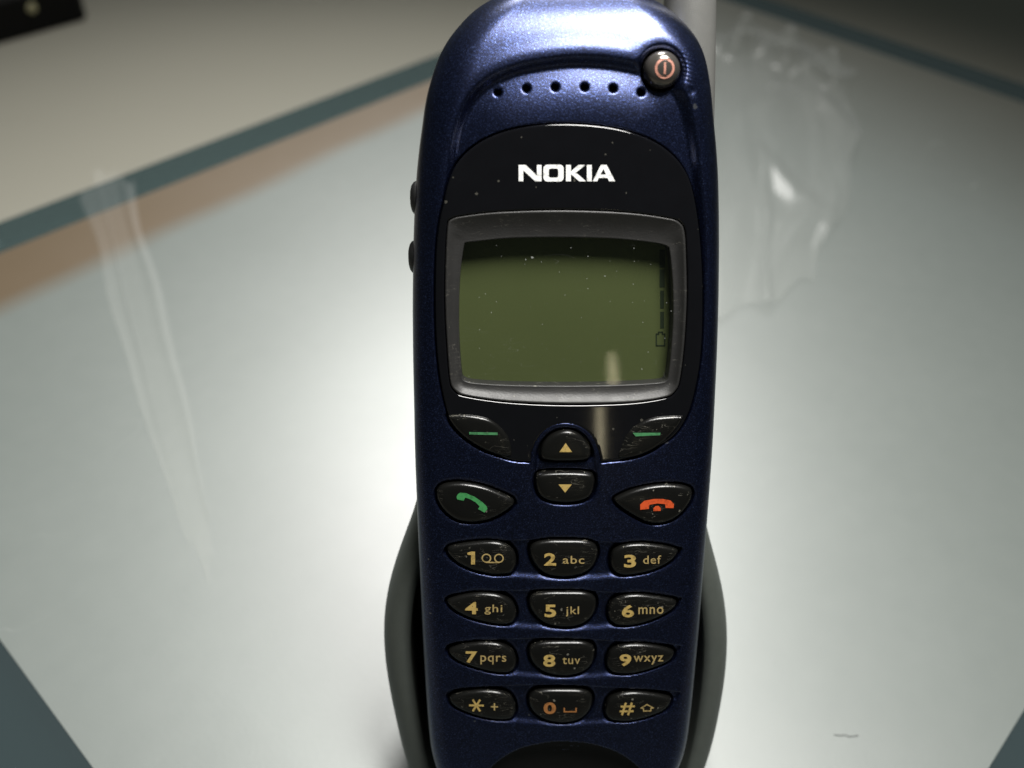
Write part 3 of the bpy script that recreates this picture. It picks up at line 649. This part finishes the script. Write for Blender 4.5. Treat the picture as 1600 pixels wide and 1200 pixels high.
# ------------------------------------------------------------------ charging cradle
def P3(px, py, z): q = P(px, py, z); return q
zr = -11.5
_cl = np.array([P(x, y, zr) for x, y in ((655, 788), (634, 828), (616, 878), (605, 930), (600, 980), (602, 1030), (608, 1080), (618, 1122), (630, 1165), (641, 1205))])
_cr = np.array([P(x, y, zr) for x, y in ((1098, 812), (1118, 866), (1128, 910), (1134, 960), (1135, 1010), (1132, 1060), (1124, 1108), (1113, 1150), (1101, 1190), (1096, 1208))])
cvs = np.linspace(-78, -19, 48)
cle = np.interp(cvs, _cl[::-1, 1], _cl[::-1, 0]); cri = np.interp(cvs, _cr[::-1, 1], _cr[::-1, 0])
# the arch closes behind the phone; below the frame the neck runs on to the base
cle = np.polyval(np.polyfit(cvs, cle, 5), cvs); cri = np.polyval(np.polyfit(cvs, cri, 5), cvs)
ctr = (cle + cri) / 2; cw = (cri - cle) / 2
topv = -20.0
prof = [(0, -35), (.35, -35), (.65, -33.5), (.86, -29), (.955, -22), (.99, -16), (1.0, -12.5), (.99, -10.2), (.965, -8.6), (.93, -7.5), (.89, -6.9), (.86, -6.8), (.842, -7.4), (.835, -9), (.832, -14), (.83, -22), (.82, -27.2), (.5, -27.6), (0, -27.6)]
half = np.array(prof); full = np.vstack([half, np.c_[-half[::-1][1:-1, 0], half[::-1][1:-1, 1]]])
fullr = smooth_loop(full, 120)
rows = []
vs_list = list(cvs)
for v, c0, h in zip(cvs, ctr, cw):
    arch = 0
    rows.append(np.c_[c0 + fullr[:, 0] * h, np.full(len(fullr), v), fullr[:, 1]])
for t in np.linspace(.12, 1, 12):                     # rounded head of the shell
    h = cw[-1] * math.sqrt(max(1 - (t * .99) ** 2, 0.0)); v = cvs[-1] + t * 13
    rows.append(np.c_[ctr[-1] + fullr[:, 0] * h, np.full(len(fullr), v), fullr[:, 1] - 2.5 * t * t])
base_rows = []
for t in np.linspace(1, .1, 8):                        # neck down towards the base
    k = 1 - .12 * (t ** 1.5); base_rows.append(np.c_[ctr[0] + fullr[:, 0] * cw[0] * k, np.full(len(fullr), cvs[0] - 9 * t), fullr[:, 1]])
rows = base_rows + rows; nn_ = len(fullr)
cv = np.vstack(rows); cv[:, 1] -= VBOT
cw4 = np.c_[cv * MM, np.ones(len(cv))] @ np.array(PM).T; cwv = cw4[:, :3]
cwv[:, 2] = np.maximum(cwv[:, 2], .0030)
seat = to_world(PO + PU * (VBOT) + PN * -20.0)
cr_pos = np.array([seat[0], seat[1], 0.0002])
cradle = thing('charging_cradle', 'dark grey green charging cradle holding the phone upright from behind', 'charger', Matrix.Translation(cr_pos))
mesh_obj('backrest', cwv - cr_pos, [tuple(f) for f in grid_faces(len(rows), nn_, True)] + [tuple(range(nn_ - 1, -1, -1)), tuple(range((len(rows) - 1) * nn_, len(rows) * nn_))], M['cradle'], cradle, scale=1)
ph = np.linspace(0, 2 * math.pi, 64, endpoint=False)
def sup(p, a_, b_, e=.75): c_, s_ = math.cos(p), math.sin(p); return (a_ * abs(c_) ** e * np.sign(c_), b_ * abs(s_) ** e * np.sign(s_))
bp = []
for k, z in ((.96, 0), (1, .001), (1, .003), (.97, .0045), (.90, .005)):
    bp += [(*sup(p, .0235 * k, .033 * k), z) for p in ph]
bo = mesh_obj('base', np.array(bp) + np.array([0, .016, 0]), [tuple(f) for f in grid_faces(5, 64, True)] + [tuple(range(63, -1, -1)), tuple(range(256, 320))], M['cradle'], cradle, scale=1)

# ------------------------------------------------------------------ crumpled clear film behind the phone
M['film'] = mat_clear('clear_plastic_film', (.99, .99, .985), .26, ior=1.33, haze=.09, hazecol=(.60, .63, .61))
M['streak_haze'] = mat_clear('reflected_streak_sheet', (.995, .995, .99), .55, ior=1.28, haze=.028, hazecol=(.60, .63, .60))
def film(name, corners, label, seed, zmax, folds, long=False, nu=90, nv=110, top=0.0, mat='film'):
    c = [ground(*q)[:2] for q in corners]; r = np.random.default_rng(seed)
    s, t = np.meshgrid(np.linspace(0, 1, nu), np.linspace(0, 1, nv))
    # ragged outline: the two sides wander
    se = s + (.05 * np.sin(7 * t + seed) + .03 * np.sin(17 * t + 2 * seed)) * (2 * s - 1)
    te = t + (.04 * np.sin(6 * s + seed) + .02 * np.sin(19 * s)) * (2 * t - 1)
    S, T = se[..., None], te[..., None]
    p = c[0] * (1 - S) * (1 - T) + c[1] * S * (1 - T) + c[2] * S * T + c[3] * (1 - S) * T
    z = np.zeros((nv, nu))
    for _ in range(folds):                             # creases: triangular ridges and dents across the sheet
        a_ = r.uniform(-.25, .25) if long else r.uniform(0, math.pi)
        q = s * math.cos(a_) + t * math.sin(a_); o = r.uniform(q.min(), q.max()); h = r.uniform(.3, 1) * (1 if r.random() < .7 else -.5)
        along = -s * math.sin(a_) + t * math.cos(a_); g = np.clip(1.2 - np.abs(along - r.uniform(along.min(), along.max())) / r.uniform(.3, .9), 0, 1)
        z += h * g * np.maximum(0, 1 - np.abs(q - o) / r.uniform(.03, .2))
    z = (z - z.min()) / (z.max() - z.min()) * zmax
    if top: z += top * np.exp(-((t - .93 + .08 * s) / .035) ** 2) * (.6 + .4 * np.sin(23 * s)) * np.clip(s * 4, 0, 1)
    org = np.array([p[..., 0].mean(), p[..., 1].mean(), .0003])
    vs = np.c_[p.reshape(-1, 2), z.ravel() + .0006] - org
    o = mesh_obj(name, vs, grid_faces(nv, nu), M[mat], None, scale=1, smooth=False, loc=tuple(org))
    return tag(o, label, 'plastic film')
film('film_or_streak', [(1000, 480), (1285, 462), (1345, 105), (1060, 40)], 'crumpled clear plastic film lying on the glass to the right behind the phone', 11, .0065, 26, top=.016)
film('film_or_streak', [(290, 860), (345, 860), (205, 268), (122, 300)], 'clear sheet added for the faint reflected streaks left of the phone across the tan strip', 5, .0009, 7, long=True, mat='streak_haze')  # added sheet, its pale haze stands in for streaks reflected in the glass

# ------------------------------------------------------------------ black device at the far left corner
q = ground(141, 30, ZF / MM)
dev = thing('black_device', 'black box shaped device at the top left, beyond the glass', 'device', Matrix.Translation((q[0], q[1], ZF)) @ Matrix.Rotation(gang, 4, 'Z'))
sg = sgn
slab('housing', -160, 0, 0 if sg > 0 else -90, 90 if sg > 0 else 0, 0, 22, 1.5, M['black'], dev, rc=5)
a = np.linspace(0, 2 * math.pi, 20, endpoint=False)
m = mat_plain('pale_yellow_spot', (.45, .42, .25), .4)
ob = mesh_obj('raised_spot', [(2.6 * k * math.cos(t), -z, 2.6 * k * math.sin(t)) for k, z in ((1, -.5), (1, .6), (.8, 1), (.3, 1.2)) for t in a], [tuple(f) for f in grid_faces(4, 20, True)] + [tuple(range(60, 80))], m, dev)
ob.location = (-.030, 0, .014)  # small raised pale yellow spot on the front face

# ------------------------------------------------------------------ a stray fibre on the frosted field
pts = [ground(x, y) for x, y in ((1303, 1149), (1312, 1150), (1320, 1149), (1326, 1152), (1333, 1151), (1341, 1150))]
pts = resample(np.array(pts)[:, :2], 24, False); org = np.array([*pts.mean(0), .0002]); vsf = []
for i, p_ in enumerate(pts):
    d = pts[min(i + 1, 23)] - pts[max(i - 1, 0)]; d /= np.linalg.norm(d); nn = np.array([-d[1], d[0]])
    for k in range(5):
        t = k * 2 * math.pi / 5; r_ = .00006
        vsf.append((*(p_ + nn * r_ * math.cos(t) - org[:2]), r_ * math.sin(t) + r_))
ob = mesh_obj('fibre', vsf, [tuple(f) for f in grid_faces(24, 5, True)], M['bezel'], None, scale=1, loc=tuple(org))
tag(ob, 'thin stray fibre lying on the frosted glass at the lower right', 'fibre')
